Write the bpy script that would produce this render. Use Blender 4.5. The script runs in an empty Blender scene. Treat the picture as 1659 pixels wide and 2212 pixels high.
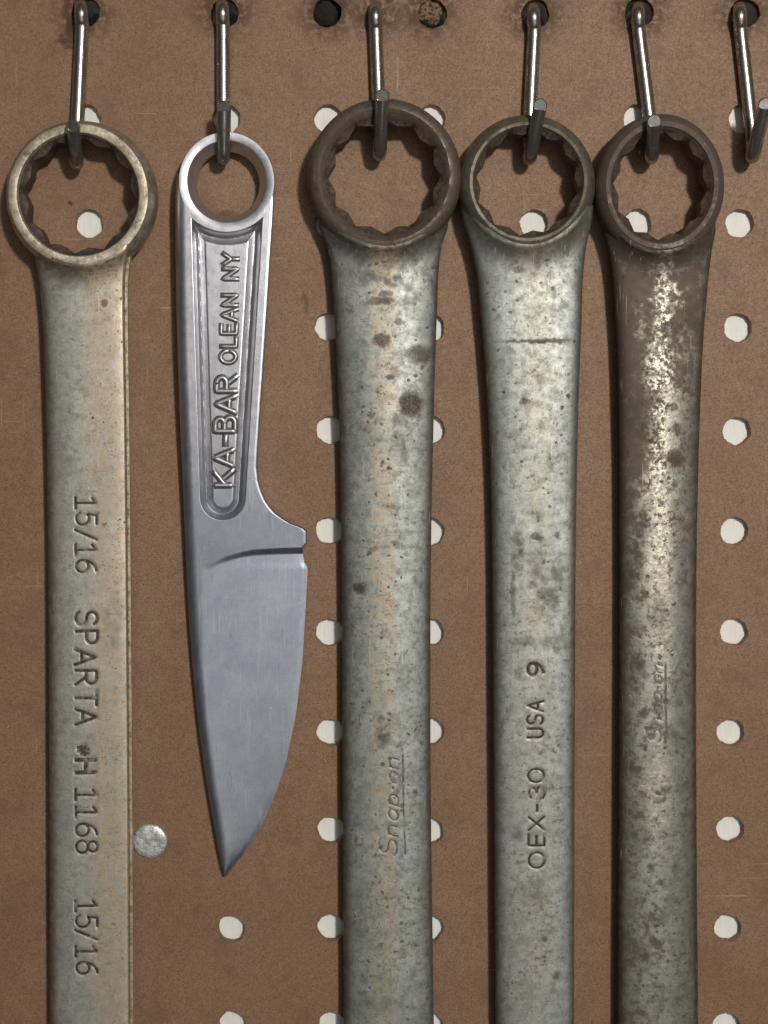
import bpy, bmesh, math, random
import numpy as np
from mathutils import Vector
random.seed(7); rng = np.random.default_rng(7)
sc = bpy.context.scene; COL = sc.collection
MM = 0.001
# ------------------------------------------------------------------ camera
D = 350.0; TILT = math.radians(3.9)
VH = 128.0 / 350.0                       # tan(half vertical fov)
HH = VH * 0.75
CAM = np.array([0.0, -D*math.cos(TILT), D*math.sin(TILT)])
FWD = np.array([0.0, math.cos(TILT), -math.sin(TILT)])
UP = np.array([0.0, math.sin(TILT), math.cos(TILT)])
def ray(px, py):
    px = np.asarray(px, float); py = np.asarray(py, float)
    nx = (px-829.5)/829.5*HH; ny = (1106.0-py)/1106.0*VH
    return np.stack([nx, FWD[1]+ny*UP[1], FWD[2]+ny*UP[2]], -1)
def at(px, py, h):                       # point of the plane h mm in front of the board (mm)
    d = ray(px, py); t = (-np.asarray(h, float) - CAM[1])/d[..., 1]
    return CAM + d*t[..., None]
PXMM = 829.5/HH/D                        # pixels per mm at the board centre
cam = bpy.data.cameras.new('camera'); co = bpy.data.objects.new('camera', cam); COL.objects.link(co)
cam.sensor_fit = 'VERTICAL'; cam.sensor_height = 24; cam.lens = 12/VH
cam.clip_start = 0.01; cam.clip_end = 20
co.location = Vector(CAM*MM); co.rotation_euler = (math.pi/2-TILT, 0, 0)
sc.camera = co
# ------------------------------------------------------------------ object helpers
def tag(o, label=None, cat=None, group=None, kind=None):
    if label: o['label'] = label
    if cat: o['category'] = cat
    if group: o['group'] = group
    if kind: o['kind'] = kind
    return o
def empty(name, loc, label, cat, group=None):
    o = bpy.data.objects.new(name, None); COL.objects.link(o)
    o.location = Vector(np.asarray(loc)*MM); o.empty_display_size = 0.01
    return tag(o, label, cat, group)
def build(name, verts, faces, mat, parent=None, org=(0, 0, 0), sharp=35, loc=False):
    v = (np.asarray(verts, float)-np.asarray(org, float))*MM
    me = bpy.data.meshes.new(name)
    me.from_pydata(v.tolist(), [], [tuple(int(i) for i in f) for f in faces])
    bm = bmesh.new(); bm.from_mesh(me)
    bmesh.ops.recalc_face_normals(bm, faces=bm.faces)
    bm.to_mesh(me); bm.free()
    me.polygons.foreach_set('use_smooth', [True]*len(me.polygons))
    if sharp: me.set_sharp_from_angle(angle=math.radians(sharp))
    me.materials.append(mat)
    o = bpy.data.objects.new(name, me); COL.objects.link(o)
    if parent: o.parent = parent
    elif loc: o.location = Vector(np.asarray(org)*MM)
    return o
def grid_faces(nr, nc, wrap=False, off=0):
    f = []
    for j in range(nr-1):
        for i in range(nc if wrap else nc-1):
            a = off+j*nc+i; b = off+j*nc+(i+1) % nc
            f.append((a, b, b+nc, a+nc))
    return f
# ------------------------------------------------------------------ material helpers
class NT:
    def __init__(s, name):
        s.m = bpy.data.materials.new(name); s.m.use_nodes = True
        s.t = s.m.node_tree; s.b = s.t.nodes['Principled BSDF']
        tc = s.n('ShaderNodeTexCoord'); mp = s.n('ShaderNodeVectorMath'); mp.operation = 'SCALE'
        mp.inputs['Scale'].default_value = 1000.0
        s.l(tc.outputs['Object'], mp.inputs[0]); s.co = mp.outputs[0]      # millimetres
    def n(s, k): return s.t.nodes.new(k)
    def l(s, a, b): s.t.links.new(a, b)
    def put(s, sock, v):
        if hasattr(v, 'is_output'): s.l(v, sock)
        else: sock.default_value = v
    def noise(s, scale, detail=4, rough=.55, vec=None, stretch=None, out='Fac', off=0):
        v = vec or s.co
        if stretch or off:
            mm_ = s.n('ShaderNodeMapping'); mm_.inputs['Scale'].default_value = stretch or (1, 1, 1)
            mm_.inputs['Location'].default_value = (off, off*.7, off*1.3)
            s.l(v, mm_.inputs[0]); v = mm_.outputs[0]
        t = s.n('ShaderNodeTexNoise'); t.inputs['Scale'].default_value = scale
        t.inputs['Detail'].default_value = detail; t.inputs['Roughness'].default_value = rough
        s.l(v, t.inputs['Vector']); return t.outputs[out]
    def vor(s, scale, off=0, feat='F1'):
        mm_ = s.n('ShaderNodeMapping'); mm_.inputs['Location'].default_value = (off, off*.7, off*1.3)
        s.l(s.warp(), mm_.inputs[0])
        t = s.n('ShaderNodeTexVoronoi'); t.inputs['Scale'].default_value = scale; t.feature = feat
        s.l(mm_.outputs[0], t.inputs['Vector']); return t
    def mr(s, v, a, b, c=0., d=1., smooth=True):
        t = s.n('ShaderNodeMapRange'); t.interpolation_type = 'SMOOTHSTEP' if smooth else 'LINEAR'
        s.put(t.inputs[0], v)
        for i, q in enumerate((a, b, c, d)): t.inputs[i+1].default_value = q
        return t.outputs[0]
    def math(s, op, a, b=0., c=None):
        t = s.n('ShaderNodeMath'); t.operation = op; s.put(t.inputs[0], a); s.put(t.inputs[1], b)
        if c is not None: s.put(t.inputs[2], c)
        return t.outputs[0]
    def mix(s, f, a, b, mode='MIX'):
        t = s.n('ShaderNodeMix'); t.data_type = 'RGBA'; t.blend_type = mode
        s.put(t.inputs['Factor'], f)
        for q, v in ((6, a), (7, b)): s.put(t.inputs[q], v if hasattr(v, 'is_output') else (*v, 1))
        return t.outputs[2]
    def warp(s, amt=0.9, scale=.55):
        key = '_w%g' % amt
        if hasattr(s, key): return getattr(s, key)
        nz = s.noise(scale, 4, .6, out='Color')
        a = s.n('ShaderNodeVectorMath'); a.operation = 'SUBTRACT'; s.l(nz, a.inputs[0]); a.inputs[1].default_value = (.5, .5, .5)
        b = s.n('ShaderNodeVectorMath'); b.operation = 'SCALE'; s.l(a.outputs[0], b.inputs[0]); b.inputs['Scale'].default_value = amt*2
        c = s.n('ShaderNodeVectorMath'); c.operation = 'ADD'; s.l(s.co, c.inputs[0]); s.l(b.outputs[0], c.inputs[1])
        setattr(s, key, c.outputs[0]); return c.outputs[0]
    def spots(s, lst, org, h, soft=.35, amt=.9):      # lst of (px, py, rx, ry, strength): stains or painted light and shade with a place of their own
        res = None
        for (px, py, rx, ry, st) in lst:
            p = at(px, py, h)-np.asarray(org)
            a = s.n('ShaderNodeVectorMath'); a.operation = 'SUBTRACT'; s.l(s.warp(amt), a.inputs[0]); a.inputs[1].default_value = (p[0], 0, p[2])
            b = s.n('ShaderNodeVectorMath'); b.operation = 'MULTIPLY'; s.l(a.outputs[0], b.inputs[0])
            b.inputs[1].default_value = (PXMM/rx, 0, PXMM/ry)
            c = s.n('ShaderNodeVectorMath'); c.operation = 'LENGTH'; s.l(b.outputs[0], c.inputs[0])
            f = s.mr(c.outputs['Value'], 1+soft, 1-soft, 0, st)
            res = f if res is None else s.math('MAXIMUM', res, f)
        return res
    def bump(s, h, dist, strength=1., prev=None):
        t = s.n('ShaderNodeBump'); t.inputs['Strength'].default_value = strength; t.inputs['Distance'].default_value = dist*MM
        s.l(h, t.inputs['Height'])
        if prev is not None: s.l(prev, t.inputs['Normal'])
        return t.outputs[0]
    def done(s, col=None, metal=None, rough=None, normal=None, spec=None):
        for k, v in (('Base Color', col), ('Metallic', metal), ('Roughness', rough), ('Specular IOR Level', spec)):
            if v is not None: s.put(s.b.inputs[k], v if (hasattr(v, 'is_output') or not isinstance(v, tuple)) else (*v, 1))
        if normal is not None: s.l(normal, s.b.inputs['Normal'])
        return s.m

def metal_mat(name, clean, clean2, patina, pat_th, speck, org, h, rough=(.46, .6), rust=(), dark=(), rustcol=(.07, .035, .018),
              metallic=.85, fade=None, tan=None, speck_scale=.9, bumpd=.022, bright=(), smudge=1., smcol=(.165, .125, .08), tscale=.5, scale_amt=.96, mottle=.5):  # scale_amt: strength of the shade painted along shaft edges and ring neck
    n = NT(name)
    big = n.noise(.13, 5, .65); mid = n.noise(.5, 5, .6, off=11); fine = n.noise(2.6, 3, .6, off=3)
    c = n.mix(n.mr(big, .35, .65), clean, clean2)
    c = n.mix(n.mr(fine, .38, .66, 0, .38), c, tuple(x*.42 for x in clean2)); c = n.mix(n.mr(mid, .47, .68, 0, .6), c, tuple(x*.5 for x in clean2))
    bl = n.noise(.42, 6, .68, off=27); c = n.mix(n.mr(bl, .48, .64, 0, mottle), c, tuple(x*.50 for x in clean2)); c = n.mix(n.mr(bl, .46, .34, 0, mottle*.6), c, tuple(min(1, x*1.22) for x in clean))
    # patina: broad, patchy
    pv = n.math('ADD', n.math('MULTIPLY', big, .55), n.math('MULTIPLY', mid, .45))
    if fade is not None:                        # more patina towards one end (worn the other way)
        s_ = n.n('ShaderNodeSeparateXYZ'); n.l(n.co, s_.inputs[0])
        for (axis, a, b, amt) in fade:
            pv = n.math('ADD', pv, n.mr(s_.outputs[axis], a, b, 0, amt))
    pm = n.mr(pv, pat_th, pat_th+.13)
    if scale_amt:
        an = n.n('ShaderNodeAttribute'); an.attribute_name = 'forge_scale'  # shade painted into the colour along shaft edges and ring neck
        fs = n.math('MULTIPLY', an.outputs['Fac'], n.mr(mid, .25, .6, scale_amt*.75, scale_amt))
    if bright:                                  # worn places, lightened further as a painted highlight streak
        br = n.math('MULTIPLY', n.math('MULTIPLY', n.spots(bright, org, h, .6, 1.8), n.mr(n.noise(1.0, 5, .7, off=87), .42, .60)), n.mr(mid, .34, .52))
        pm = n.math('MULTIPLY', pm, n.math('SUBTRACT', 1., br))
    c = n.mix(n.math('MULTIPLY', pm, .9), c, patina)
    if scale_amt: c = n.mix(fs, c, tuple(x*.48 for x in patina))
    if bright: c = n.mix(br, c, (.60, .54, .43))
    if tan is not None:
        tcol, tx, tamt = tan
        s2 = n.n('ShaderNodeSeparateXYZ'); n.l(n.warp(2.5), s2.inputs[0])
        tm = n.math('MULTIPLY', n.mr(s2.outputs[0], tx[0], tx[1]), n.mr(n.noise(tscale, 6, .75, off=31), .37, .58))
        if len(tx) > 2: tm = n.math('MULTIPLY', tm, n.mr(s2.outputs[0], tx[3], tx[2]))
        c = n.mix(n.math('MULTIPLY', tm, tamt), c, tcol)
        v2 = n.vor(1.5, 5).outputs['Distance']
        sp2 = n.math('MULTIPLY', n.mr(v2, .34, .16), n.math('MULTIPLY', tm, n.mr(n.noise(.16, 3, .5, off=77), .46, .58)))
        c = n.mix(n.math('MULTIPLY', sp2, .8), c, rustcol)
    # smudges and hairline scratches
    sg = n.noise(.75, 6, .72, off=61); sgate = n.mr(n.noise(.10, 3, .5, off=67), .40, .62)
    c = n.mix(n.math('MULTIPLY', n.mr(sg, .53, .66), n.math('MULTIPLY', sgate, smudge)), c, smcol)
    sa = n.noise(.8, 2, .4, stretch=(2.6, 1, .16), off=43); sb_ = n.noise(.8, 2, .4, stretch=(.3, 1, 2.6), off=47)
    c = n.mix(n.math('MULTIPLY', n.mr(sa, .68, .74), .35), c, tuple(min(1, x*1.3) for x in clean)); c = n.mix(n.math('MULTIPLY', n.mr(sb_, .69, .74), .5), c, tuple(x*.4 for x in clean2))
    # pitting specks of many sizes
    v1 = n.vor(speck_scale, 2); rs_ = n.n('ShaderNodeSeparateColor'); n.l(v1.outputs['Color'], rs_.inputs[0])
    gate = n.mr(n.noise(.22, 4, .6, off=19), .62-speck, .74-speck)
    rad = n.math('MULTIPLY', n.math('POWER', rs_.outputs[0], 3.), .34)
    sp = n.math('MULTIPLY', n.mr(n.math('SUBTRACT', v1.outputs['Distance'], rad), .07, -.03), gate)
    c = n.mix(n.math('MULTIPLY', sp, n.mr(rs_.outputs[1], 0, 1, .35, .85, False)), c, (.05, .040, .030))
    R = n.spots(rust, org, h) if rust else None
    K = n.spots(dark, org, h, .55) if dark else None
    cover = sp
    if K is not None:
        K = n.math('MULTIPLY', K, n.mr(mid, .3, .55, .35, 1)); c = n.mix(K, c, (.05, .045, .036)); cover = n.math('MAXIMUM', cover, K)
    if R is not None:
        R = n.math('MULTIPLY', R, n.mr(fine, .25, .6, .6, 1)); c = n.mix(R, c, rustcol); cover = n.math('MAXIMUM', cover, R)
    me = n.math('MULTIPLY', n.math('SUBTRACT', 1., n.math('MULTIPLY', cover, .85)), n.math('SUBTRACT', metallic, n.math('MULTIPLY', pm, .45)))
    ro = n.math('ADD', n.mr(mid, .3, .7, rough[0], rough[1]), n.math('MULTIPLY', n.math('MAXIMUM', cover, pm), .22))
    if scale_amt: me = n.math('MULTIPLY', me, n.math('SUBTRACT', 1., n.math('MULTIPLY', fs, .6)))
    if bright: ro = n.math('SUBTRACT', ro, n.math('MULTIPLY', br, .12))
    nb = n.bump(n.noise(1.6, 4, .65, off=9), bumpd, 1.)
    nb = n.bump(n.math('SUBTRACT', 1., cover), .035, 1., nb)
    return n.done(c, me, ro, nb)
# ------------------------------------------------------------------ stroke lettering
def arc(cx, cy, rx, ry, a0, a1, k=14):
    return [(cx+rx*math.cos(math.radians(a0+(a1-a0)*i/k)), cy+ry*math.sin(math.radians(a0+(a1-a0)*i/k))) for i in range(k+1)]
G = {
 '1': (.62, [[(.08, .80), (.33, 1), (.33, 0)], [(.05, 0), (.60, 0)]]),
 '5': (.62, [[(.56, 1), (.13, 1), (.08, .55)]+arc(.29, .32, .30, .31, 125, -155)]),
 '/': (.55, [[(0, -.03), (.52, 1.03)]]),
 '6': (.62, [arc(.31, .30, .29, .30, 0, 360, 20), arc(.56, .33, .54, .66, 178, 95)]),
 '8': (.62, [arc(.31, .27, .29, .27, 0, 360, 20), arc(.31, .77, .24, .23, 0, 360, 18)]),
 '9': (.62, [arc(.31, .70, .28, .29, 0, 360, 20), arc(.06, .66, .54, .66, -5, -80)]),
 '0': (.72, [arc(.34, .5, .33, .5, 0, 360, 24)]),
 'O': (.80, [arc(.38, .5, .38, .5, 0, 360, 24)]),
 '3': (.64, [arc(.28, .76, .26, .24, 150, -90)+arc(.28, .26, .30, .26, 90, -150)]),
 'S': (.66, [arc(.31, .75, .28, .25, 25, 270)+arc(.31, .25, .30, .25, 90, -155)]),
 'P': (.64, [[(.03, 0), (.03, 1), (.34, 1)]+arc(.34, .74, .24, .26, 90, -90)+[(.03, .48)]]),
 'A': (.72, [[(0, 0), (.35, 1), (.70, 0)], [(.13, .34), (.57, .34)]]),
 'R': (.70, [[(.03, 0), (.03, 1), (.36, 1)]+arc(.36, .75, .25, .25, 90, -90)+[(.03, .5)], [(.33, .5), (.66, 0)]]),
 'T': (.66, [[(0, 1), (.62, 1)], [(.31, 1), (.31, 0)]]),
 'H': (.70, [[(.03, 0), (.03, 1)], [(.63, 0), (.63, 1)], [(.03, .5), (.63, .5)]]),
 'E': (.64, [[(.58, 1), (.03, 1), (.03, 0), (.58, 0)], [(.03, .5), (.50, .5)]]),
 'X': (.70, [[(.02, 0), (.66, 1)], [(.02, 1), (.66, 0)]]),
 'U': (.70, [[(.03, 1), (.03, .3)]+arc(.33, .3, .30, .30, 180, 360)+[(.63, 1)]]),
 'K': (.70, [[(.03, 0), (.03, 1)], [(.64, 1), (.05, .40)], [(.25, .58), (.68, 0)]]),
 'B': (.68, [[(.03, 0), (.03, 1), (.34, 1)]+arc(.34, .77, .22, .23, 90, -90)+[(.03, .53)], [(.34, .54)]+arc(.36, .27, .26, .27, 90, -90)+[(.03, 0)]]),
 'L': (.60, [[(.03, 1), (.03, 0), (.56, 0)]]),
 'N': (.74, [[(.03, 0), (.03, 1), (.66, 0), (.66, 1)]]),
 'Y': (.70, [[(0, 1), (.34, .48), (.68, 1)], [(.34, .48), (.34, 0)]]),
 '#': (.60, [[(.1, .0), (.25, 1)], [(.35, .0), (.5, 1)], [(0, .32), (.55, .32)], [(.05, .68), (.6, .68)]]),
 '-': (.42, [[(.04, .45), (.36, .45)]]),
 ' ': (.5, []),
}
SCRIPT = [   # a slanted hand, one list per letter: advance, strokes
 (.95, [arc(.42, .86, .36, .30, 35, 265)+arc(.42, .28, .40, .28, 90, -165)]),
 (.66, [[(.03, 0), (.03, .62)], arc(.27, .36, .24, .26, 170, 0)+[(.51, 0)]]),
 (.68, [arc(.27, .30, .26, .30, 0, 360, 18), [(.53, .62), (.53, 0)]]),
 (.68, [[(.05, .62), (.05, -.32)], arc(.31, .30, .26, .30, 0, 360, 18)]),
 (.26, [[(.04, .34), (.17, .34)]]),
 (.64, [arc(.29, .30, .27, .30, 0, 360, 18)]),
 (.64, [[(.03, 0), (.03, .62)], arc(.27, .36, .24, .26, 170, 0)+[(.51, 0)]]),
]
def layout(glyphs, gap=.18, jit=True):
    x = 0; out = []
    for (w, st) in glyphs:
        dx, dy, an = (rng.normal(0, .02), rng.normal(0, .018), rng.normal(0, .022)) if jit else (0, 0, 0)
        for s_ in st: out.append([(px+x+dx-an*(py-.5), py+dy+an*(px-.3)) for px, py in s_])
        x += w+gap
    return out, x-gap
def place_text(text, base, length, height, down, script=False, gap=.18, slant=0., lean=0., jit=True):
    """strokes in picture-plane mm-proportional px. base=(px,py) of text start, run along the tool; down: reads downwards"""
    st, w = layout(SCRIPT if script else [G[c] for c in text], gap, jit)
    kx = length/w; res = []
    for s_ in st:
        r = []
        for (a, b) in s_:
            al = (a+slant*b)*kx; he = b*height
            r.append((base[0]+(he if down else -he)+lean*al, base[1]+(al if down else -al)))
        res.append(r)
    return res
def resample(pl, step=3.):
    o = [pl[0]]
    for a, b in zip(pl, pl[1:]):
        k = max(1, int(math.hypot(b[0]-a[0], b[1]-a[1])/step))
        for i in range(1, k+1): o.append((a[0]+(b[0]-a[0])*i/k, a[1]+(b[1]-a[1])*i/k))
    return o
def ribbon(strokes, width, surf, prof=((-1, 0), (1, 0)), lift=.03):
    """prof: (across -1..1, height mm); surf(px,py,extra)->xyz mm"""
    V = []; F = []
    for pl in strokes:
        pl = np.array(resample(pl)); 
        d = np.gradient(pl, axis=0); d /= np.maximum(np.linalg.norm(d, axis=1), 1e-6)[:, None]
        nrm = np.stack([-d[:, 1], d[:, 0]], -1); k = len(prof); o = len(V)
        ext = np.concatenate([[pl[0]-d[0]*width*.35], pl[1:-1], [pl[-1]+d[-1]*width*.35]])
        for j, (p, q) in enumerate(zip(ext, nrm)):
            for (u, h) in prof:
                e = 0.0 if (j in (0, len(ext)-1) and len(prof) > 2) else h
                V.append(surf(p[0]+q[0]*u*width/2, p[1]+q[1]*u*width/2, lift+e))
        F += grid_faces(len(ext), k, off=o)
    return V, F
def seg_dist(PX, PY, strokes):
    dd = np.full(PX.shape, 1e9)
    for pl in strokes:
        for (a, b) in zip(pl, pl[1:]):
            ax, ay = a; bx, by = b; L = (bx-ax)**2+(by-ay)**2+1e-9
            t = np.clip(((PX-ax)*(bx-ax)+(PY-ay)*(by-ay))/L, 0, 1)
            dd = np.minimum(dd, np.hypot(PX-ax-t*(bx-ax), PY-ay-t*(by-ay)))
    return dd
def sm(x, a, b):
    t = np.clip((np.asarray(x, float)-a)/(b-a), 0, 1); return t*t*(3-2*t)
def curve(pts):                          # smooth monotone-ish interpolation through (y, x)
    ys = np.array([p[0] for p in pts], float); xs = np.array([p[1] for p in pts], float)
    m = np.gradient(xs, ys)
    def f(y):
        y = np.clip(np.asarray(y, float), ys[0], ys[-1]); i = np.clip(np.searchsorted(ys, y)-1, 0, len(ys)-2)
        h = ys[i+1]-ys[i]; t = (y-ys[i])/h
        return ((1+2*t)*(1-t)**2*xs[i]+t*(1-t)**2*h*m[i]+t*t*(3-2*t)*xs[i+1]+t*t*(t-1)*h*m[i+1])
    return f
# ------------------------------------------------------------------ setting: board and the wall behind it
GRID_X = {}
anchor = at(1584, 1366, 0); P = 25.4
col_px = {'a': -4, }
cx = [anchor[0]-P*k for k in range(-2, 5)]          # six regular columns and one outside the frame
lx = [at(488, 478, 0)[0], at(192, 478, 0)[0]]
rows = [anchor[2]+P*k for k in range(-6, 8)]
for p in [(1594,247),(1592,478),(1590,703),(1587,925),(1583,1366),(1579,1582),(1576,1798),(1574,2010)]:
    q = at(*p, 0); print('HOLE', p, np.round((q-anchor)/P, 3)[[0, 2]])
for p in [(1291,482),(712,252),(712,2010),(935,252),(942,2010),(1153,478),(1376,478),(488,460)]:
    q = at(*p, 0); print('COLX', p, np.round((q-anchor)/P, 3)[[0, 2]])
BT = 2.0
def rings(cx_, cz_, r, amp, n=36):
    ph = rng.uniform(0, 6.28, 5); am = rng.normal(0, amp, 5)
    fr_ = rng.normal(0, amp*1.3, n); return [(cx_+(r+fr_[int(round(a/(2*math.pi)*n)) % n]+sum(am[k]*math.sin((k+2)*a+ph[k]) for k in range(5)))*math.cos(a),
             cz_+(r+fr_[int(round(a/(2*math.pi)*n)) % n]+sum(am[k]*math.sin((k+2)*a+ph[k]) for k in range(5)))*math.sin(a)) for a in np.linspace(0, 2*math.pi, n, endpoint=False)]
bv = []; bf = []
X0, X1, Z0, Z1 = -170, 175, -230, 215
bv = [(x, y, z) for y in (0, BT) for (x, z) in ((X0, Z0), (X1, Z0), (X1, Z1), (X0, Z1))]
bf = [(0, 1, 2, 3), (7, 6, 5, 4), (0, 4, 5, 1), (1, 5, 6, 2), (2, 6, 7, 3), (3, 7, 4, 0)]
holes = []
for i, x in enumerate(cx):
    for j, z in enumerate(rows):
        if i == 3 and z < at(1375, 560, 0)[2]: continue      # nothing shows there beside the tools
        holes.append((x, z))
for x in lx:
    for z in rows: holes.append((x, z))
for sp_ in (at(1150, 250, 0), at(488, 478, 0)): holes = [h for h in holes if math.hypot(h[0]-sp_[0], h[1]-sp_[2]) > 5]
cv = []; cf = []
for (x, z) in holes:
    R_ = rings(x+rng.normal(0, .12), z+rng.normal(0, .12), 3.38, .05); k = len(R_); o = len(cv)
    # slightly frayed countersink at the front, straight bore behind
    for (y, s_) in ((-1.0, 1.09), (.12, 1.035), (.5, 1.0), (BT+1, .985)):
        cv += [(x+(px-x)*s_, y, z+(pz-z)*s_) for (px, pz) in R_]
    cf += grid_faces(4, k, wrap=True, off=o)
    cf += [tuple(o+i for i in range(k)), tuple(o+3*k+k-1-i for i in range(k))]

nb_ = NT('brown_hardboard')
f1 = nb_.noise(.045, 6, .68); f2 = nb_.noise(1.3, 3, .7, off=5); f3 = nb_.noise(4.2, 2, .6, off=8); st_ = nb_.noise(.9, 4, .6, stretch=(.12, 1, 1.6))
c = nb_.mix(nb_.mr(f1, .3, .7), (.240, .130, .072), (.290, .164, .096))
c = nb_.mix(nb_.mr(f2, .25, .75, 0, .30), c, (.150, .085, .048))
c = nb_.mix(nb_.mr(f3, .50, .66, 0, .75), c, (.09, .05, .026))
c = nb_.mix(nb_.mr(f3, .46, .30, 0, .45), c, (.36, .245, .155))
sc1 = nb_.noise(.55, 2, .4, stretch=(3.2, 1, .10), off=33); sc2 = nb_.noise(.5, 2, .4, stretch=(.12, 1, 3.0), off=53); gt = nb_.mr(nb_.noise(.07, 3, .5, off=71), .52, .64)
c = nb_.mix(nb_.math('MULTIPLY', nb_.math('MAXIMUM', nb_.mr(sc1, .70, .76), nb_.mr(sc2, .70, .76)), nb_.math('MULTIPLY', gt, .75)), c, (.36, .25, .17))
sm_ = nb_.noise(.11, 6, .72, off=91); c = nb_.mix(nb_.mr(sm_, .50, .68, 0, .6), c, (.15, .092, .055))
c = nb_.mix(nb_.mr(st_, .58, .8, 0, .18), c, (.17, .10, .065))
topz = [(180, 16), (485, 14), (710, 20), (815, 20), (925, 20), (1155, 22), (1382, 18), (1605, 18)]
halo = nb_.spots([(a, b+6, 60, 56, 1.) for a, b in topz], (0, 0, 0), 0, .5, 1.3)
c = nb_.mix(nb_.math('MULTIPLY', halo, nb_.mr(nb_.noise(.6, 4, .6, off=15), .34, .56)), c, (.085, .038, .014))
scr = nb_.spots([(152, 66, 11, 22, .85), (146, 88, 24, 7, .8), (152, 100, 14, 4, .7), (133, 78, 6, 5, .7), (488, 462, 20, 8, .55), (712, 8, 38, 22, .95), (705, 34, 20, 16, 1), (152, 438, 6, 5, .9),  # spot inside the knife ring paints the shaded crescent of a hole
                 (662, 660, 4, 20, .5), (655, 640, 5, 10, .45), (675, 690, 8, 4, .4), (925, 52, 34, 8, .55), (710, 50, 24, 9, .5)], (0, 0, 0), 0, .5, 1.2)
c = nb_.mix(scr, c, (.05, .022, .008))
nrm = nb_.bump(f3, .07, .8); nrm = nb_.bump(f2, .10, .6, nrm)
M_board = nb_.done(c, 0., nb_.mr(f2, .3, .7, .50, .68), nrm, spec=.35)

def mesh_obj(name, v, f):
    me = bpy.data.meshes.new(name); me.from_pydata([tuple(np.array(p)*MM) for p in v], [], f)
    bm = bmesh.new(); bm.from_mesh(me); bmesh.ops.recalc_face_normals(bm, faces=bm.faces); bm.to_mesh(me); bm.free()
    o = bpy.data.objects.new(name, me); COL.objects.link(o); return o
raw = mesh_obj('raw_board', bv, bf); cut = mesh_obj('cutter', cv, cf)
md = raw.modifiers.new('b', 'BOOLEAN'); md.operation = 'DIFFERENCE'; md.object = cut; md.solver = 'EXACT'
dg = bpy.context.evaluated_depsgraph_get(); me = bpy.data.meshes.new_from_object(raw.evaluated_get(dg))
for o in (raw, cut): bpy.data.objects.remove(o, do_unlink=True)
me.name = 'pegboard'; me.materials.clear(); me.materials.append(M_board)
me.polygons.foreach_set('use_smooth', [True]*len(me.polygons)); me.set_sharp_from_angle(angle=math.radians(30))
board = bpy.data.objects.new('pegboard', me); COL.objects.link(board)
tag(board, 'brown hardboard pegboard panel with rows of round holes, behind all the hanging tools', 'pegboard')
print('BOARD polys', len(me.polygons))

nw = NT('white_wall_paint')
w = nw.noise(1.2, 3, .6, stretch=(2.2, 1, .12)); w2 = nw.noise(.15, 3, .5)
c = nw.mix(nw.mr(w, .35, .7, 0, .45), (.80, .78, .73), (.66, .64, .59)); c = nw.mix(nw.mr(w2, .45, .7, 0, .3), c, (.70, .67, .60))
M_wall = nw.done(c, 0., .7, nw.bump(w, .08, .5))
wx0, wx1, wz0, wz1 = -260, 265, -300, 290; wy = BT+.35
wv = [(x, y, z) for y in (wy, wy+12) for (x, z) in ((wx0, wz0), (wx1, wz0), (wx1, wz1), (wx0, wz1))]
wo = mesh_obj('raw_wall', wv, bf); cv = []; cf = []
for (px, py) in [(178, 8), (484, 8), (708, 18), (812, 12), (926, 18), (1155, 14), (1382, 12), (1603, 12)]:
    q = at(px, py, 0); q = (min(holes, key=lambda h: (h[0]-q[0])**2+(h[1]-q[2])**2)); k = 28; o = len(cv)
    for y in (wy-2, wy+14): cv += [(q[0]+3.9*math.cos(a), y, q[1]+3.9*math.sin(a)) for a in np.linspace(0, 2*math.pi, k, endpoint=False)]
    cf += grid_faces(2, k, wrap=True, off=o)+[tuple(o+i for i in range(k)), tuple(o+2*k-1-i for i in range(k))]
ct = mesh_obj('cutter', cv, cf); md = wo.modifiers.new('b', 'BOOLEAN'); md.operation = 'DIFFERENCE'; md.object = ct; md.solver = 'EXACT'
dg = bpy.context.evaluated_depsgraph_get(); me = bpy.data.meshes.new_from_object(wo.evaluated_get(dg))
for o in (wo, ct): bpy.data.objects.remove(o, do_unlink=True)
me.name = 'wall'; me.materials.clear(); me.materials.append(M_wall)
wall = bpy.data.objects.new('wall', me); COL.objects.link(wall); tag(wall, kind='structure')

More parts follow.
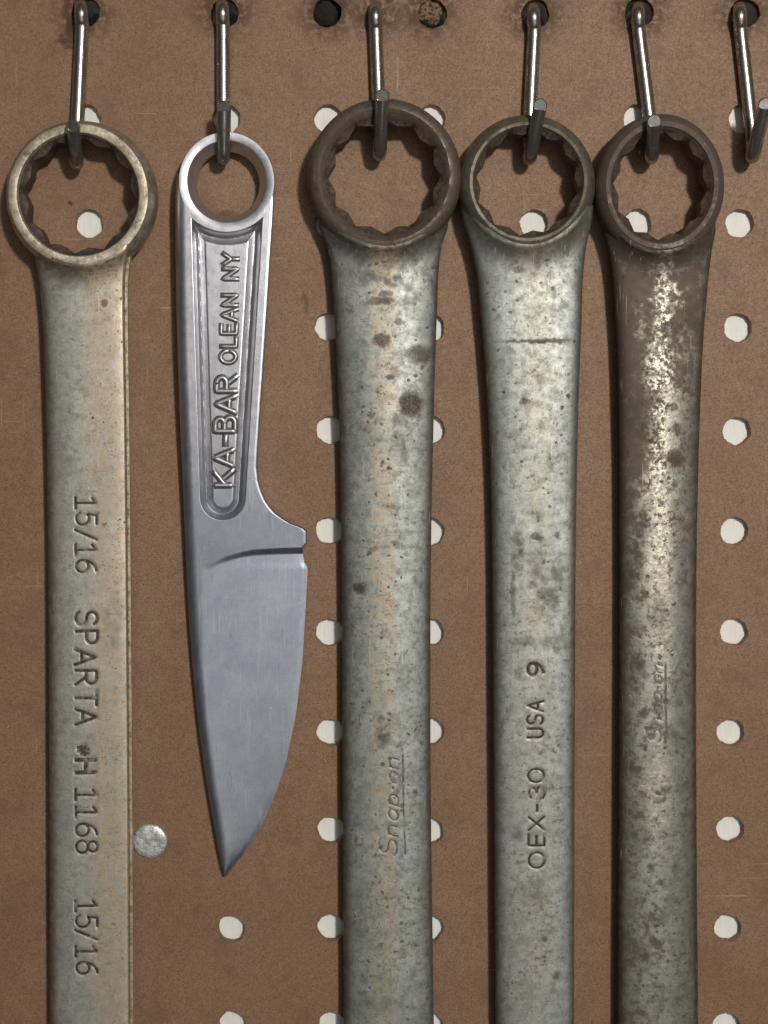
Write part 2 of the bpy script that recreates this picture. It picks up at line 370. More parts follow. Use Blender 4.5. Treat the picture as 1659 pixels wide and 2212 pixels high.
# ------------------------------------------------------------------ wrenches
def wrench(name_label, cxp, cyp, ro, rin, XL, XR, T, p, mats, prof, strokes, sw, surfacefade=None, stretch=1.0, ymid_top=5.8, ymid_low=4.5,
           ring_mid=7.7, ring_T=7.4, rot=0., fillet=16, pr=None, step=False, flat=1.0, group='wrenches hanging on the pegboard', gdepth=.15):
    org = at(cxp, cyp, 0)
    root = empty('ring_wrench', org, name_label, 'wrench', group)
    M_shaft, M_ring, M_ink = mats
    fl, fr = curve(XL), curve(XR)
    e_at = lambda q: (1-q**(pr or p))**(1/(pr or p))
    def ymid(py): return ymid_low+(ymid_top-ymid_low)*(1-sm(py, cyp+ro*.8, 1150))
    def height(px, py):
        l, r = fl(py), fr(py); u = np.clip((px-(l+r)/2)/((r-l)/2), -1, 1)
        pp = np.where(u > 0, pr or p, p); e = np.power(np.maximum(1-np.abs(u)**pp, 0), 1/pp)
        if step: e = np.where(u > .86, np.interp(u, [.86, .885, .91, .975, 1], [e_at(.86), .80, .42, .36, 0]), e)
        e = e*(1-.07*flat*u*u)
        d = np.hypot(px-cxp, (py-cyp)/stretch)-ro
        rise = 1.0*np.exp(-np.maximum(d, -8)/fillet)*np.sqrt(np.maximum(e, 0))*1.9
        return T/2*e+rise
    rm = ro-14
    NC, NR = 116, 580
    s_ = np.linspace(-1, 1, NC); u = .35*s_+.65*np.sin(s_*math.pi/2)
    ybot = 2760.
    # first guess of the x of each column at the top arc
    l0, r0 = fl(XL[0][0]), fr(XR[0][0]); xt = (l0+r0)/2+u*(r0-l0)/2
    ytop = cyp+stretch*np.sqrt(np.maximum(rm**2-np.clip(xt-cxp, -rm*.93, rm*.93)**2, 0))
    t = np.linspace(0, 1, NR); 
    PY = ytop[None, :]+(ybot-ytop[None, :])*t[:, None]
    L, R_ = fl(PY), fr(PY); PX = (L+R_)/2+u[None, :]*(R_-L)/2
    H = height(PX, PY); 
    if strokes:
        g = np.zeros_like(H)
        for (ss, wd_) in strokes: g = np.maximum(g, 1-sm(seg_dist(PX, PY, ss), wd_*.42, wd_*.8))
        H = H-gdepth*g
    ym = ymid(PY)
    Vf = at(PX, PY, ym+H)
    # back: coarser copy, same outline
    ub = u[::-1][5:-5:5]; NBK = len(ub)
    xtb = (l0+r0)/2+ub*(r0-l0)/2; ytb = cyp+stretch*np.sqrt(np.maximum(rm**2-np.clip(xtb-cxp, -rm*.93, rm*.93)**2, 0))
    PYb = ytb[None, :]+(ybot-ytb[None, :])*t[:, None]; Lb, Rb = fl(PYb), fr(PYb); PXb = (Lb+Rb)/2+ub[None, :]*(Rb-Lb)/2
    Vb = at(PXb, PYb, ymid(PYb)); Vb[..., 1] += T/2*np.power(np.maximum(1-np.abs(ub)**p, 0), 1/p)[None, :]
    V = np.concatenate([Vf, Vb], 1); nc = V.shape[1]
    F = grid_faces(NR, nc, wrap=True); 
    for row in (0, NR-1):                       # close both ends strip by strip so that the end follows the arc
        o_ = row*nc; bk = [0]+[NC+NBK-1-i for i in range(NBK)]+[NC-1]; fc = [0]+[5*(i+1) for i in range(NBK)]+[NC-1]
        for i in range(len(fc)-1):
            lo_ = list(range(fc[i], fc[i+1]+1)); hi_ = [bk[i+1], bk[i]]
            poly = [q for k_, q in enumerate(lo_+hi_) if q not in (lo_+hi_)[:k_]]
            F.append(tuple(o_+q for q in poly))
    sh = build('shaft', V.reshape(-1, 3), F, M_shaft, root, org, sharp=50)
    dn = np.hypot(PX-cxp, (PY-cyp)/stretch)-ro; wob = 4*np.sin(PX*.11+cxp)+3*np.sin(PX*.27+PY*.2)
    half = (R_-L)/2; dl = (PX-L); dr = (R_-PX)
    fk = np.maximum(np.maximum(1-sm(dl, 4, 26+wob*.5), .95*(1-sm(dr, 3, 17+wob*.5))), .95*(1-sm(dn+wob, 8, 60))**1.3)  # painted shade: both flank edges and the neck below the ring
    if step: fk = np.maximum(fk*np.where(u > .8, 0, 1)[None, :], (sm(u, .855, .885)*(1-sm(u, .955, .985)))[None, :])  # shaded side strip painted dark, outer ridge left light
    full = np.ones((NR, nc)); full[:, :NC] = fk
    at_ = sh.data.attributes.new('forge_scale', 'FLOAT', 'POINT'); at_.data.foreach_set('value', full.reshape(-1).astype(np.float32))  # forge_scale holds the painted shade of edges and neck
    # ring head: revolve, twelve-point opening
    na = 288; a = np.linspace(0, 2*math.pi, na, endpoint=False)
    k6 = lambda q: 1/np.cos(np.mod(q, math.pi/3)-math.pi/6)
    star = np.maximum(k6(a+rot), k6(a+rot+math.pi/6)); star = rin*star
    # rounded roots of the points
    V = []; zf_ = ring_mid+2.6; s0 = 1/PXMM*(1-zf_/D)
    c0 = at(cxp, cyp, zf_); c0[1] = -ring_mid
    prof_all = [(r_, -z_, 0) for (r_, z_) in prof]          # (radius px, depth rel. to ring mid; + is towards the viewer)
    rows_ = []
    zin = prof[-1][1]
    for (r_, z_) in prof: rows_.append((np.full(na, r_), z_))
    rows_.append((star*1.0, zin-.9)); rows_.append((star, -ring_T/2+1.2)); rows_.append((np.full(na, rin*1.16), -ring_T/2))
    rows_.append((np.full(na, ro*.93), -ring_T/2)); rows_.append((np.full(na, ro), -ring_T/2+1.6))
    for (rr, z_) in rows_:
        for q, r_ in zip(a, rr):
            V.append((c0[0]+r_*s0*math.cos(q), c0[1]-z_, c0[2]+r_*s0*stretch*math.sin(q)))
    F = []
    nr = len(rows_)
    for j in range(nr):
        for i in range(na):
            j2 = (j+1) % nr; i2 = (i+1) % na
            F.append((j*na+i, j*na+i2, j2*na+i2, j2*na+i))
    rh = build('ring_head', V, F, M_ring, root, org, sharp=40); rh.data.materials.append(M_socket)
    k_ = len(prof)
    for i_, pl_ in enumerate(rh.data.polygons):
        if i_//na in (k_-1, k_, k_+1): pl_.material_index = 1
    if strokes:
        def surf(px, py, ex):
            return at(px, py, float(ymid(py))+float(height(px, py))-gdepth*.45+ex)
        V = []; F = []
        for (ss, wd_) in strokes:
            v_, f_ = ribbon(ss, wd_, surf, lift=.0); F += [tuple(i+len(V) for i in q) for q in f_]; V += v_
        build('stamped_lettering', V, F, M_ink, root, org, sharp=None)
    return root, org

def ink(name, col, r=.6):
    n = NT(name); f = n.noise(1.4, 3, .6)
    return n.done(n.mix(n.mr(n.noise(.55, 4, .65, off=5), .52, .68, 0, .75), n.mix(n.mr(f, .35, .65), tuple(x*1.6 for x in col), tuple(x*.5 for x in col)), (.33, .32, .28)), .3, r)

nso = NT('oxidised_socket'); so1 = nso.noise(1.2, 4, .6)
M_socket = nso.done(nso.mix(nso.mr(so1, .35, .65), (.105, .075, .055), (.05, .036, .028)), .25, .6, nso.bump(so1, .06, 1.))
# wrench 1
o1 = at(172, 423, 0)
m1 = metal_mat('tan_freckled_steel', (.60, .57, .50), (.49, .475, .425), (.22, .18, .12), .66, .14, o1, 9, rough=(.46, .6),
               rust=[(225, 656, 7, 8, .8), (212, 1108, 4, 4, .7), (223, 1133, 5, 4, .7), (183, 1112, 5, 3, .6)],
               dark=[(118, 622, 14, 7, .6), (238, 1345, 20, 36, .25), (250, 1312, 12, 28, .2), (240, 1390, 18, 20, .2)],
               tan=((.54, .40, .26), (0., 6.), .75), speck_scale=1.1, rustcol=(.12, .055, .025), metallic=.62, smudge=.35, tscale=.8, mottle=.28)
m1r = metal_mat('worn_ring_steel', (.66, .585, .47), (.44, .375, .285), (.13, .10, .07), .57, .1, o1, 15, rough=(.46, .6), metallic=.8, speck_scale=1.4, bumpd=.05, scale_amt=0)
st1 = [(place_text('15/16', (164, 1072), 166, 44, True)+place_text('1168', (164, 1702), 140, 46, True, gap=.2)+place_text('15/16', (164, 1941), 163, 46, True), 5.6),
       (place_text('SPARTA', (163, 1320), 246, 46, True, gap=.2)+place_text('#', (168, 1611), 20, 22, True), 6.6), (place_text('H', (164, 1641), 32, 42, True), 8.5)]
prof1 = [(161, .4), (158, 2.0), (153, 3.4), (147.5, 4.3), (138, 4.5), (130, 4.35), (127, 3.6)]
w1, _ = wrench('pale worn wrench with tan rust freckles, stamped 15/16, left of the knife', 172, 423, 161, 106.5,
       [(520, 62), (560, 74), (600, 82), (660, 89), (760, 94), (900, 98), (1200, 103), (1600, 105), (2212, 107), (2500, 108)],
       [(520, 292), (560, 284), (600, 279), (660, 278), (760, 279), (900, 281), (1200, 284), (1600, 287), (2212, 290), (2500, 291)],
       7.6, 3.0, (m1, m1r, ink('dark_stamp_grime', (.075, .055, .04))), prof1, st1, 4.6, rot=.1, pr=7, step=True)
# wrench 3
o3 = at(830, 380, 0)
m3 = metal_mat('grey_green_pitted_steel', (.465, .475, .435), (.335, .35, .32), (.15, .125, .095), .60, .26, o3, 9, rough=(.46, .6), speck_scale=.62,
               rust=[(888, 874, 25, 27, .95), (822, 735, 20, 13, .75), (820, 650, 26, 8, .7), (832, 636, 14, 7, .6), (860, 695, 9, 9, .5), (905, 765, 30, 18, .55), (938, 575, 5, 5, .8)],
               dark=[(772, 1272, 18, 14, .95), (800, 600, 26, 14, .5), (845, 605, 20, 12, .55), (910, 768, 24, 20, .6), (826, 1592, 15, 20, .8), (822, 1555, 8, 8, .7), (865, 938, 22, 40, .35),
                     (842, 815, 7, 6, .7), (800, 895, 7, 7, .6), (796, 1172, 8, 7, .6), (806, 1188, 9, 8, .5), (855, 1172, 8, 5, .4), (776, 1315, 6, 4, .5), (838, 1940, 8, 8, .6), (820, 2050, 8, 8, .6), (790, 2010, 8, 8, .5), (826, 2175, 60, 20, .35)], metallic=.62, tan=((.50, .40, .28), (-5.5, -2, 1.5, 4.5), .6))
m3r = metal_mat('brown_rusted_ring_steel', (.20, .165, .125), (.15, .12, .09), (.085, .060, .042), .44, .12, o3, 15, rough=(.4, .55), metallic=.6, bumpd=.045, scale_amt=0)
st3 = place_text('', (858, 1852), 215, 34, False, script=True, gap=.1, slant=.28, lean=.02)
st3 += [[(870, 1632), (872, 1760), (876, 1846)]]
prof3 = [(165, .2), (163, 1.8), (157, 3.3), (148, 4.2), (139, 4.4), (131, 3.9), (126, 3.0)]
wrench('grey green pitted wrench with one round brown rust spot, right of the knife', 830, 380, 165, 105,
       [(490, 688), (530, 705), (580, 714), (650, 720), (760, 726), (900, 732), (1200, 737), (1600, 739), (2212, 742), (2500, 743)],
       [(490, 968), (530, 955), (580, 948), (650, 945), (760, 941), (900, 937), (1200, 931), (1600, 930), (2212, 937), (2500, 940)],
       8.0, 2.25, (m3, m3r, ink('grey_stamp_grime', (.11, .10, .08))), prof3, [(st3, 3.2)], 3.2, rot=.0, gdepth=.12)
# wrench 4
o4 = at(1140, 395, 0)
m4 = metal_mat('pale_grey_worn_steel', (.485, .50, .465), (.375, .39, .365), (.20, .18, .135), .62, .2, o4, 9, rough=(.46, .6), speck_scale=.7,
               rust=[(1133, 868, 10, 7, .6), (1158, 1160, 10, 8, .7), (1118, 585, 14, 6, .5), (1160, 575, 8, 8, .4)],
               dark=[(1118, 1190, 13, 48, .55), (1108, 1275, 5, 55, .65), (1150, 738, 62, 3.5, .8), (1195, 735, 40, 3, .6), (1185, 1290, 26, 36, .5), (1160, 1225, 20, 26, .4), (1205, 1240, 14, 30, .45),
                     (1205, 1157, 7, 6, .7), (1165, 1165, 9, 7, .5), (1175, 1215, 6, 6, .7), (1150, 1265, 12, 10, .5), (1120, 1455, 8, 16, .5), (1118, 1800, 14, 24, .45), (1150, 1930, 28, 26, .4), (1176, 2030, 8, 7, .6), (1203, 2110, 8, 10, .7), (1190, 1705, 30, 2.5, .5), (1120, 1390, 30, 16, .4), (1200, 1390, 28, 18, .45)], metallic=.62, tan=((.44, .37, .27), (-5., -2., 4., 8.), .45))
m4r = metal_mat('grey_brown_ring_steel', (.27, .245, .185), (.19, .165, .12), (.10, .078, .055), .52, .1, o4, 15, rough=(.46, .6), metallic=.7, bumpd=.04, scale_amt=0)
st4 = [(place_text('OEX-30', (1176, 1873), 216, 34, False, gap=.2), 4.8), (place_text('USA', (1174, 1593), 80, 34, False, gap=.22), 5.4), (place_text('9', (1174, 1460), 28, 34, False), 7.)]
prof4 = [(147, -.2), (144, 1.6), (138, 3.0), (131, 4.0), (124, 4.5), (118, 4.3), (115, 3.4)]
wrench('pale grey wrench with a scored line below its ring, between two pitted wrenches', 1140, 395, 147, 97,
       [(440, 993), (480, 1000), (530, 1016), (580, 1027), (700, 1040), (900, 1054), (1100, 1061), (1500, 1065), (2212, 1070), (2500, 1072)],
       [(440, 1283), (480, 1278), (530, 1267), (580, 1261), (700, 1256), (900, 1249), (1100, 1245), (1500, 1242), (2212, 1240), (2500, 1239)],
       8.0, 2.9, (m4, m4r, ink('brown_stamp_grime', (.045, .034, .025))), prof4, st4, 5.0, rot=.15, fillet=22, pr=4.2)
# wrench 5
o5 = at(1428, 402, 0)
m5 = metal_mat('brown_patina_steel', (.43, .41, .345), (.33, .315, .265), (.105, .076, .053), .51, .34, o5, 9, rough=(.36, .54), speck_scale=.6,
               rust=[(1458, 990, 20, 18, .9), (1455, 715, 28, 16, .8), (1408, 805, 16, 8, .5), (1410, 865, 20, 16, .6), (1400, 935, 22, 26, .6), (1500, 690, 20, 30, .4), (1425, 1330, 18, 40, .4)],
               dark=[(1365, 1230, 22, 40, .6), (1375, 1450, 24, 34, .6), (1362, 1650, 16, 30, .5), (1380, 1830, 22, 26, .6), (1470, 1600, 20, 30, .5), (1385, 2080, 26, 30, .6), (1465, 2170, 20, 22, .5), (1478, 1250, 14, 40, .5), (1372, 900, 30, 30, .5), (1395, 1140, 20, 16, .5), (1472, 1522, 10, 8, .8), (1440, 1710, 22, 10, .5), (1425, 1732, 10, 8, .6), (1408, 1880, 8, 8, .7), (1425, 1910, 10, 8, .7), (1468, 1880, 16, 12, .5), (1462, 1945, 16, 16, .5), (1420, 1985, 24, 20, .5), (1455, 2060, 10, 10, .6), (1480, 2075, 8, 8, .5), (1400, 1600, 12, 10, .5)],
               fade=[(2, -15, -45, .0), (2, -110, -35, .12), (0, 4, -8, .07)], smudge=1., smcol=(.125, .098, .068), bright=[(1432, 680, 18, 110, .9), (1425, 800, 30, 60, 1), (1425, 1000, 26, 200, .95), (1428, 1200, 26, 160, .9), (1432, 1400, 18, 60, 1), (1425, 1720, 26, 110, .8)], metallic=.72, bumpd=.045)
m5r = metal_mat('dark_brown_ring_steel', (.135, .105, .082), (.11, .088, .068), (.085, .062, .047), .36, .1, o5, 15, rough=(.38, .52), metallic=.55, bumpd=.045, scale_amt=0)
st5 = place_text('', (1428, 1606), 172, 27, False, script=True, gap=.1, slant=.28, lean=.02)+[[(1438, 1436), (1440, 1600)]]
prof5 = [(138, .2), (136, 1.8), (129, 3.4), (119, 4.3), (110, 4.1), (106, 3.2)]
wrench('brown stained wrench with a bright worn streak, rightmost of the tools', 1428, 402, 138, 88,  # the streak is part wear, part painted highlight
       [(500, 1303), (540, 1314), (580, 1321), (650, 1327), (760, 1333), (900, 1336), (1200, 1338), (1600, 1337), (2212, 1334), (2500, 1333)],
       [(500, 1546), (540, 1538), (580, 1533), (650, 1526), (760, 1518), (900, 1512), (1200, 1505), (1600, 1504), (2212, 1508), (2500, 1510)],
       7.8, 2.25, (m5, m5r, ink('faint_stamp_grime', (.12, .105, .08))), prof5, [(st5, 3.0)], 3.0, stretch=1.12, rot=.05, gdepth=.12)

# ------------------------------------------------------------------ knife
ok = at(487, 392, 0)
def knife_steel(name, a, b, light, dk, r0, r1, bd):
    nk = NT(name)
    k1 = nk.noise(.16, 6, .7); k2 = nk.noise(2.6, 3, .6, off=4); k3 = nk.noise(1.0, 5, .7, stretch=(1.4, 1, .5), off=8); k4 = nk.noise(.5, 6, .7, off=21)
    c = nk.mix(nk.mr(k1, .3, .7), a, b); c = nk.mix(nk.mr(k3, .5, .8, 0, .35), c, light); c = nk.mix(nk.mr(k2, .48, .72, 0, .35), c, dk)
    ka = nk.noise(.9, 2, .4, stretch=(2.8, 1, .14), off=13); kb = nk.noise(.9, 2, .4, stretch=(1.8, 1, .2), off=17)
    c = nk.mix(nk.math('MULTIPLY', nk.mr(ka, .62, .70), .7), c, light); c = nk.mix(nk.math('MULTIPLY', nk.mr(kb, .68, .74), .4), c, dk)
    v = nk.vor(.35, 3).outputs['Distance']; c = nk.mix(nk.math('MULTIPLY', nk.mr(v, .10, .04), nk.mr(k4, .5, .6)), c, tuple(x*1.25 for x in light))
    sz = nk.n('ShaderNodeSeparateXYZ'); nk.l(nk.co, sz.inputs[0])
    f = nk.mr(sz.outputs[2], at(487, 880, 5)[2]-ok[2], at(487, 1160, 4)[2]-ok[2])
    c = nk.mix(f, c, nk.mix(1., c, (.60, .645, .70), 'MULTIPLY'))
    return nk.done(c, .9, nk.math('ADD', nk.mr(k4, .3, .7, r0, r1), nk.math('MULTIPLY', f, .13)), nk.bump(k2, bd, .8))
M_knife = M_blade = knife_steel('satin_steel', (.58, .565, .595), (.47, .465, .495), (.64, .625, .63), (.31, .305, .325), .30, .42, .018)
nl = NT('polished_raised_letter'); M_let = nl.done((.47, .45, .46), .9, .40)
knife = empty('wrench_knife', ok, 'silver fixed-blade knife with a ring end and raised lettering, hanging blade down', 'knife')
def KHf(py): return 2.75+3.3*(1-sm(py, 450, 1500))   # mid plane of the knife in front of the board: it leans in towards the tip
KH = 6.05
KT = 4.4                       # thickness
fl = curve([(355, 389), (375, 384), (400, 380.5), (440, 378.5), (500, 379), (700, 382), (900, 388.5), (1050, 395), (1150, 399), (1220, 402), (1336, 408), (1465, 418), (1577, 430), (1690, 446), (1787, 463), (1835, 472), (1880, 482.5), (1893, 486.5)])
ER = [(355, 589), (385, 591.5), (440, 591.5), (480, 589.5), (560, 584), (658, 578), (795, 569), (904, 561.5), (970, 557), (1010, 555), (1040, 558.5), (1060, 564), (1081, 573), (1096, 583), (1108, 594), (1120, 610), (1130, 627), (1137, 645), (1142, 656),
      (1149, 663), (1174, 662.5), (1181, 656), (1186, 654), (1200, 654.5), (1215, 657), (1223, 662), (1228, 664.5), (1303, 661), (1432, 653), (1545, 639), (1642, 619), (1710, 597), (1781, 567), (1839, 530), (1881, 497), (1893, 487.4)]
eyr = np.array([p[0] for p in ER], float); exr = np.array([p[1] for p in ER], float)
def fr(y): return np.interp(y, eyr, exr)
PLX = np.array([380, 440, 457, 475, 493, 520, 548, 602, 655, 680]); PLY = np.array([1219, 1218, 1215, 1206, 1199, 1191.5, 1186.5, 1183.5, 1182, 1182])
def plunge(x): return np.interp(x, PLX, PLY)
SPX = curve([(1150, 436), (1220, 437), (1336, 438), (1465, 440), (1577, 446), (1690, 459), (1787, 470), (1893, 487)])
def edge_round(l, r, px, rad=7., drop=.45):
    d = np.minimum(px-l, r-px); q = np.clip(d/rad, 0, 1); return -drop*(1-np.sqrt(np.maximum(1-(1-q)**2, 0)))
def k_height(px, py):
    l, r = fl(py), fr(py); h = np.full(np.broadcast(px, py).shape, KT/2)
    spine = np.clip((px-l)/23, 0, 1); h = h-1.75*(1-np.sqrt(np.maximum(1-(1-spine)**2, 0)))
    right = np.clip((r-px)/8, 0, 1); h = h-np.where(py < 1184, .4*(1-np.sqrt(np.maximum(1-(1-right)**2, 0))), 0)
    # channel in the grip
    lo = 414+(py-500)*(427-409)/(1067-480); rr = 566+(py-500)*(531-566)/(1067-500)
    mid = (lo+rr)/2; hw = (rr-lo)/2
    cyb = 1129-52.
    rad = np.where(py > cyb, np.hypot(px-mid, py-cyb), np.abs(px-mid))
    inside = hw-rad
    topd = np.hypot(px-489, py-392)-109.
    ins = np.minimum(inside, topd)
    q = np.clip(ins/30., 0, 1)
    # cove: drops fast at the rim, then a low pad carries the lettering
    prof = np.interp(q, [0, .05, .14, .26, .5, .78, .92, 1], [0, .12, .6, 1.4, 1.95, 1.45, 1.14, 1.08])
    h = h-np.where(ins > 0, prof, 0)
    return h
def b_height(px, py):
    l, r = fl(py), fr(py); h = np.full(np.broadcast(px, py).shape, KT/2)
    spine = np.clip((px-l)/23, 0, 1); h = h-1.75*(1-np.sqrt(np.maximum(1-(1-spine)**2, 0)))
    s = SPX(py); wdt = np.maximum(r-s, 1)
    f = np.clip((px-s)/np.maximum(wdt, 1), 0, 1)
    drop = f*1.75
    ramp = sm(py-plunge(px), 0, 14)
    h = h-drop*ramp
    # fine sharpened edge
    h = h-.13*np.clip((11-(r-px))/11, 0, 1)*ramp
    return h
def knife_part(name, top, bot, hf, NR, NC, yb, mat):
    s_ = np.linspace(-1, 1, NC); u = .55*s_+.45*np.sin(s_*math.pi/2)
    t = np.linspace(0, 1, NR)
    # iterate: rows between two curves
    y = np.linspace(yb[0], yb[1], NR)[:, None]*np.ones((1, NC))
    for _ in range(4):
        l, r = fl(y), fr(y); x = (l+r)/2+u[None, :]*(r-l)/2
        y0, y1 = top(x), bot(x); y = y0+(y1-y0)*t[:, None]
    l, r = fl(y), fr(y); x = (l+r)/2+u[None, :]*(r-l)/2
    V = at(x, y, KHf(y)); hh = hf(x, y); Vf = at(x, y, KHf(y)+np.where((u > -.995) & (u < .995), hh, hh))
    Vb = V.copy(); Vb[..., 1] += np.minimum(hh, KT/2-.35)
    n = NR*NC
    F = grid_faces(NR, NC)+[(a+n, d+n, c_+n, b+n) for (a, b, c_, d) in grid_faces(NR, NC)]
    bd = [i for i in range(NC)]+[j*NC+NC-1 for j in range(1, NR)]+[(NR-1)*NC+i for i in range(NC-2, -1, -1)]+[j*NC for j in range(NR-2, 0, -1)]
    F += [(a, b, b+n, a+n) for a, b in zip(bd, bd[1:]+bd[:1])]
    return build(name, np.concatenate([Vf.reshape(-1, 3), Vb.reshape(-1, 3)]), F, mat, knife, ok, sharp=40)
def ringtop(x):
    a = 392+np.sqrt(np.maximum(92.**2-np.clip(x-489, -92, 90)**2, 0)); return np.where(x < 397, 352+np.abs(397-x)*0+40*np.clip((x-378)/19., 0, 1)**.6, np.where(x > 579, 352+40*np.clip((592-x)/13., 0, 1)**.6, a))
grip = knife_part('grip', ringtop, plunge, k_height, 560, 210, (430, 1190), M_knife)
knife_part('blade', plunge, lambda x: np.full_like(x, 1892.5), b_height, 420, 110, (1190, 1893), M_blade)
# ring end of the grip
c0 = at(489.5, 392, KH+2.2); c0[1] = -KH; s0 = 1/PXMM*(1-(KH+2.2)/D)
pr = [(102, -1.6), (102.3, 1.3), (102, 1.95), (101, 2.2), (86, 2.225), (83.8, 2.1), (82.5, 1.7), (69, -.9), (67, -1.7), (68, -2.0), (98, -2.0)]
na = 160; V = []
for (r_, z_) in pr:
    for q in np.linspace(0, 2*math.pi, na, endpoint=False):
        V.append((c0[0]+r_*s0*math.cos(q), c0[1]-z_, c0[2]+r_*s0*1.02*math.sin(q)))
F = [(j*na+i, j*na+(i+1) % na, ((j+1) % len(pr))*na+(i+1) % na, ((j+1) % len(pr))*na+i) for j in range(len(pr)) for i in range(na)]
build('ring_end', V, F, M_knife, knife, ok, sharp=40)
ls = place_text('KA-BAR', (503, 1050), 239, 43, False, gap=.16, lean=.035, jit=False)
ls2 = place_text('OLEAN NY', (509, 784), 237, 33, False, gap=.2, lean=.025, jit=False)
def ksurf(px, py, ex):
    return at(px, py, float(KHf(py))+float(k_height(np.array(px), np.array(py)))+ex)
rp = ((-1, .015), (-.62, .06), (-.42, .32), (-.2, .40), (.2, .40), (.42, .32), (.62, .06), (1, .015))
V, F = ribbon(ls, 15.5, ksurf, rp, .0); V2, F2 = ribbon(ls2, 12., ksurf, rp, .0)
rl = build('raised_lettering', V+V2, F+[tuple(i+len(V) for i in f) for f in F2], M_let, grip, ok, sharp=None)
ng = NT('packed_grime'); g1 = ng.noise(1.5, 4, .6)
rl.data.materials.append(ng.done(ng.mix(ng.mr(g1, .35, .65), (.085, .058, .055), (.16, .13, .13)), .5, .55))
for i_, pl_ in enumerate(rl.data.polygons):
    if i_ % 7 in (0, 6): pl_.material_index = 1

# ------------------------------------------------------------------ hooks
nh = NT('zinc_wire'); z1 = nh.noise(.5, 4, .6, stretch=(1, 1, .5)); z2 = nh.noise(2.5, 3, .6)
c = nh.mix(nh.mr(z1, .4, .68), (.46, .435, .40), (.25, .21, .17)); c = nh.mix(nh.mr(z2, .55, .75, 0, .5), c, (.10, .07, .05))
M_hook = nh.done(c, .9, nh.mr(z1, .35, .7, .22, .42), nh.bump(z2, .03, .7))
def catmull(pts, k=10):
    P_ = np.array(pts, float); P_ = np.vstack([2*P_[0]-P_[1], P_, 2*P_[-1]-P_[-2]]); o = []
    for i in range(1, len(P_)-2):
        for t in np.linspace(0, 1, k, endpoint=False):
            a, b, c_, d = P_[i-1], P_[i], P_[i+1], P_[i+2]
            o.append(.5*((2*b)+(c_-a)*t+(2*a-5*b+4*c_-d)*t*t+(3*b-a-3*c_+d)*t**3))
    o.append(P_[-2]); return np.array(o)
def tube(path, r, na=20, endn=None, taper=None):
    path = np.array(path); T = np.gradient(path, axis=0); T /= np.linalg.norm(T, axis=1)[:, None]
    V = []; ref = np.array([1., 0, 0])
    for i, (p, t) in enumerate(zip(path, T)):
        if endn is not None and i == len(path)-1: t = endn/np.linalg.norm(endn)
        a = ref-t*np.dot(ref, t); a /= np.linalg.norm(a); b = np.cross(t, a)
        rr = r*(taper[i] if taper is not None else 1)
        for q in np.linspace(0, 2*math.pi, na, endpoint=False): V.append(p+rr*(a*math.cos(q)+b*math.sin(q)))
    # small chamfer and end cap
    n = len(path); e = (endn/np.linalg.norm(endn)) if endn is not None else T[-1]
    last = np.array(V[(n-1)*na:n*na]); V += list(path[-1]+(last-path[-1])*.86+e*.22)
    F = grid_faces(n+1, na, wrap=True)+[tuple(n*na+i for i in range(na)), tuple(range(na))[::-1]]
    return V, F
def hook(label, top, bot, tip, tipd, botd=6.5, group='wire hooks in the top row of holes', r=1.66):
    """top/bot/tip: where the wire enters the board, lowest point of its bend, centre of its cut end"""
    hx = at(top[0], top[1], 0); pts = [hx+np.array([0, 9., 0]), hx+np.array([0, 1.5, 0])]
    pts[1][1] = .8
    pts.append(at(top[0]+.3, top[1]+5, 2.3))
    pts.append(at(top[0]+.6, top[1]+16, 3.3)); pts.append(at(top[0]+1, top[1]+30, 3.0)); pts.append(at(top[0]+2, top[1]+50, 2.2))
    bx = bot[0]; yb = bot[1]-15
    y0, y1 = top[1]+50, yb-50
    for k in (.35, .7, 1.0): pts.append(at(top[0]+2+(bx-top[0]-2)*k, y0+(y1-y0)*k, 2.1))
    pts.append(at(bx, yb-22, 2.5)); pts.append(at(bx, yb-4, 4.4)); pts.append(at(bx+(tip[0]-bx)*.08, yb, 7.2))
    for k in (.28, .6, 1.0): pts.append(at(bx+(tip[0]-bx)*(.08+.92*k), yb+(tip[1]-yb)*k, 7.2+(tipd-7.2)*(k**.8)))
    path = catmull(pts, 9)
    V, F = tube(path, r, 22, endn=np.array([-.12, -1., -.3]))
    o = build('pegboard_hook', V, F, M_hook, None, hx, sharp=40, loc=True)
    return tag(o, label, 'hook', group)
hook('zinc wire hook holding the tan freckled wrench', (175, 12), (166, 366), (158, 273), 15)
hook('zinc wire hook holding the knife by its ring end', (480, 11), (483, 354), (484, 233), 12)
hook('zinc wire hook holding the wrench with the round brown rust spot', (810, 18), (820, 346), (826, 208), 15)
hook('zinc wire hook holding the pale grey wrench', (1152, 20), (1143, 355), (1167, 228), 15)
hook('zinc wire hook holding the brown stained wrench', (1378, 18), (1407, 354), (1413, 262), 15)
hook('empty zinc wire hook at the right edge of the board', (1598, 18), (1624, 352), (1653, 226), 15)

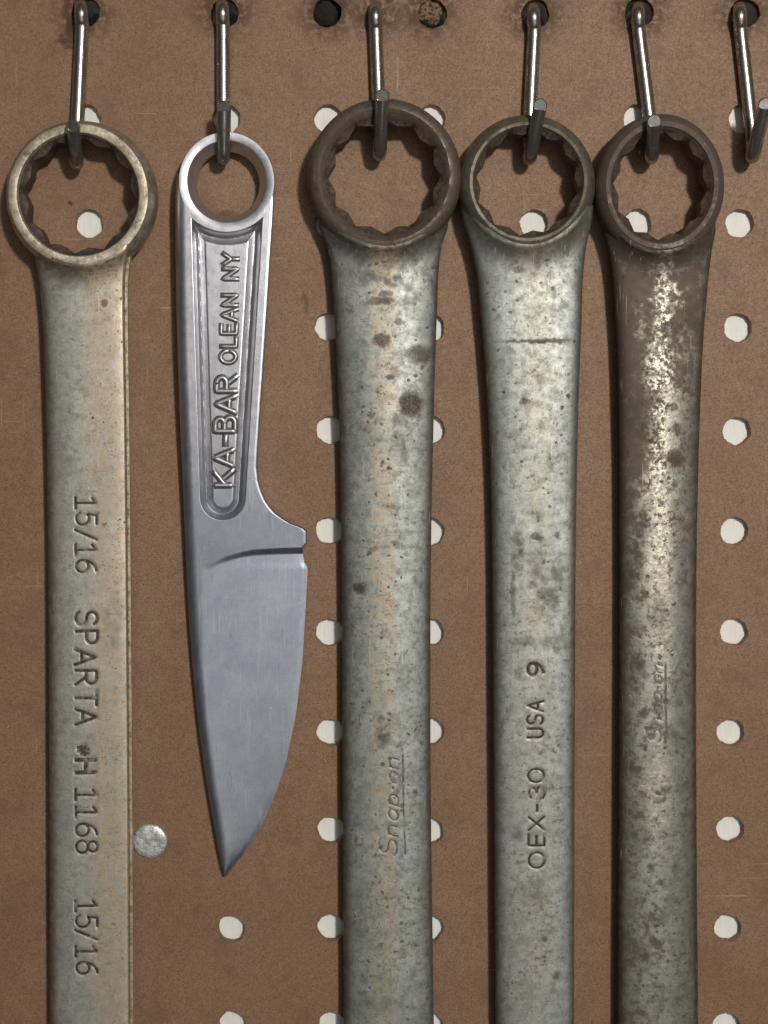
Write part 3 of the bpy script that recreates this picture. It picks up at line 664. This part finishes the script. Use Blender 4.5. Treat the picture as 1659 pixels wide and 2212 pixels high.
# ------------------------------------------------------------------ screw head beside the left wrench, debris in the old holes
ns = NT('dull_zinc_screw'); s1 = ns.noise(.45, 4, .65); s2 = ns.noise(1.6, 3, .6, off=6)
c = ns.mix(ns.mr(s1, .38, .62), (.70, .71, .68), (.42, .43, .41)); c = ns.mix(ns.mr(s2, .56, .66, 0, .75), c, (.16, .15, .13))
M_screw = ns.done(c, .55, ns.mr(s1, .3, .7, .35, .55), ns.bump(s1, .35, 1.))
cs = at(324, 1816, 0); V = []; na = 48
pr = [(4.35, .0), (4.4, -.35), (4.2, -.6), (3.8, -.72), (2.8, -.80), (1.9, -.84), (1.0, -.86), (.02, -.84)]
for (r_, y_) in pr:
    for q in np.linspace(0, 2*math.pi, na, endpoint=False):
        w_ = 1+.012*math.sin(3*q+1)+.01*math.sin(7*q)
        V.append((cs[0]+r_*w_*math.cos(q), y_-.02+.06*math.sin(q*2+r_), cs[2]+r_*w_*math.sin(q)))
F = grid_faces(len(pr), na, wrap=True)+[tuple((len(pr)-1)*na+i for i in range(na)), tuple(range(na))]
tag(build('screw_head', V, F, M_screw, None, cs, sharp=40, loc=True), 'round dull silver screw head half behind the left wrench', 'screw')

def lump(name, px, py, h, sx, sy, sz, mat, label, cat, seed, group=None):
    r2 = np.random.default_rng(seed); bm = bmesh.new(); bmesh.ops.create_icosphere(bm, subdivisions=3, radius=1)
    ph = r2.uniform(0, 6, (4, 3)); fq = r2.uniform(1.5, 5, (4, 3)); V = []
    for v in bm.verts:
        q = np.array(v.co); k = 1+.16*sum(math.sin(np.dot(fq[i], q)+ph[i][0]) for i in range(4))/1.6
        V.append(q*k*np.array([sx, sy, sz]))
    F = [tuple(v.index for v in f.verts) for f in bm.faces]; bm.free()
    p = at(px, py, h); return tag(build(name, np.array(V)+p, F, mat, None, p, sharp=30, loc=True), label, cat, group)
nd = NT('dark_crusted_rust'); d1 = nd.noise(1.1, 4, .7)  # M_crust: near-black stand-in for the dark depth of a hole
M_crust = nd.done(nd.mix(nd.mr(d1, .4, .62), (.006, .005, .004), (.02, .011, .006)), 0., .85, nd.bump(d1, .5, 1.))
nq = NT('torn_fibre'); q1 = nq.noise(1.3, 4, .7)
M_fib = nq.done(nq.mix(nq.mr(q1, .45, .6), (.26, .165, .10), (.04, .02, .01)), 0., .8, nq.bump(q1, .6, 1.))
lump('rust_plug', 706, 20, -4.2, 3.7, 2.6, 4.4, M_crust, 'black crusted plug filling a rusty hole at the top edge', 'plug', 3)  # near-black lump added to paint the dark depth of this hole
lump('fibre_plug', 926, 22, -2.6, 3.5, 1.9, 3.3, M_fib, 'torn brown fibre plug in the rusty hole right of the third hook', 'plug', 5)
nf = NT('pale_paint_flake'); M_flake = nf.done((.72, .69, .62), 0., .7)
lump('paint_flake', 506, 2026, -3.6, 1.0, .5, 1.3, M_flake, 'small pale flake caught in the hole under the knife tip', 'flake', 9)

# ------------------------------------------------------------------ light
wd = bpy.data.worlds.new('World'); sc.world = wd; wd.use_nodes = True
bg = wd.node_tree.nodes['Background']; bg.inputs[0].default_value = (.82, .90, 1, 1); bg.inputs[1].default_value = .012
def lamp(name, kind, loc, energy, col, target=(0, 0, 0), **kw):
    l = bpy.data.lights.new(name, kind); l.energy = energy; l.color = col
    for k, v in kw.items(): setattr(l, k, v)
    o = bpy.data.objects.new(name, l); COL.objects.link(o); o.location = Vector(np.array(loc)*MM)
    o.rotation_euler = (Vector(np.array(target)*MM)-o.location).to_track_quat('-Z', 'Y').to_euler(); return o
lamp('key_lamp', 'AREA', (205, -700, 205), 3.8, (1, .96, .89), (0, 0, 10), size=.055, shape='DISK')
lamp('tall_window_light', 'AREA', (200, -800, 60), .9, (.98, 1, .95), (0, 0, 0), size=.20, size_y=1.5, shape='RECTANGLE')  # added strip light, unseen; draws vertical streaks on hooks and shafts
lamp('room_light', 'AREA', (130, -1100, 150), 2.0, (.94, .98, 1), (0, 0, 0), size=1.3, shape='DISK')  # added broad fill in front, so that flat metal reflects grey
sc.view_settings.view_transform = 'Standard'; sc.view_settings.look = 'None'; sc.view_settings.exposure = 0; sc.view_settings.gamma = 1
sc.view_settings.use_curve_mapping = False
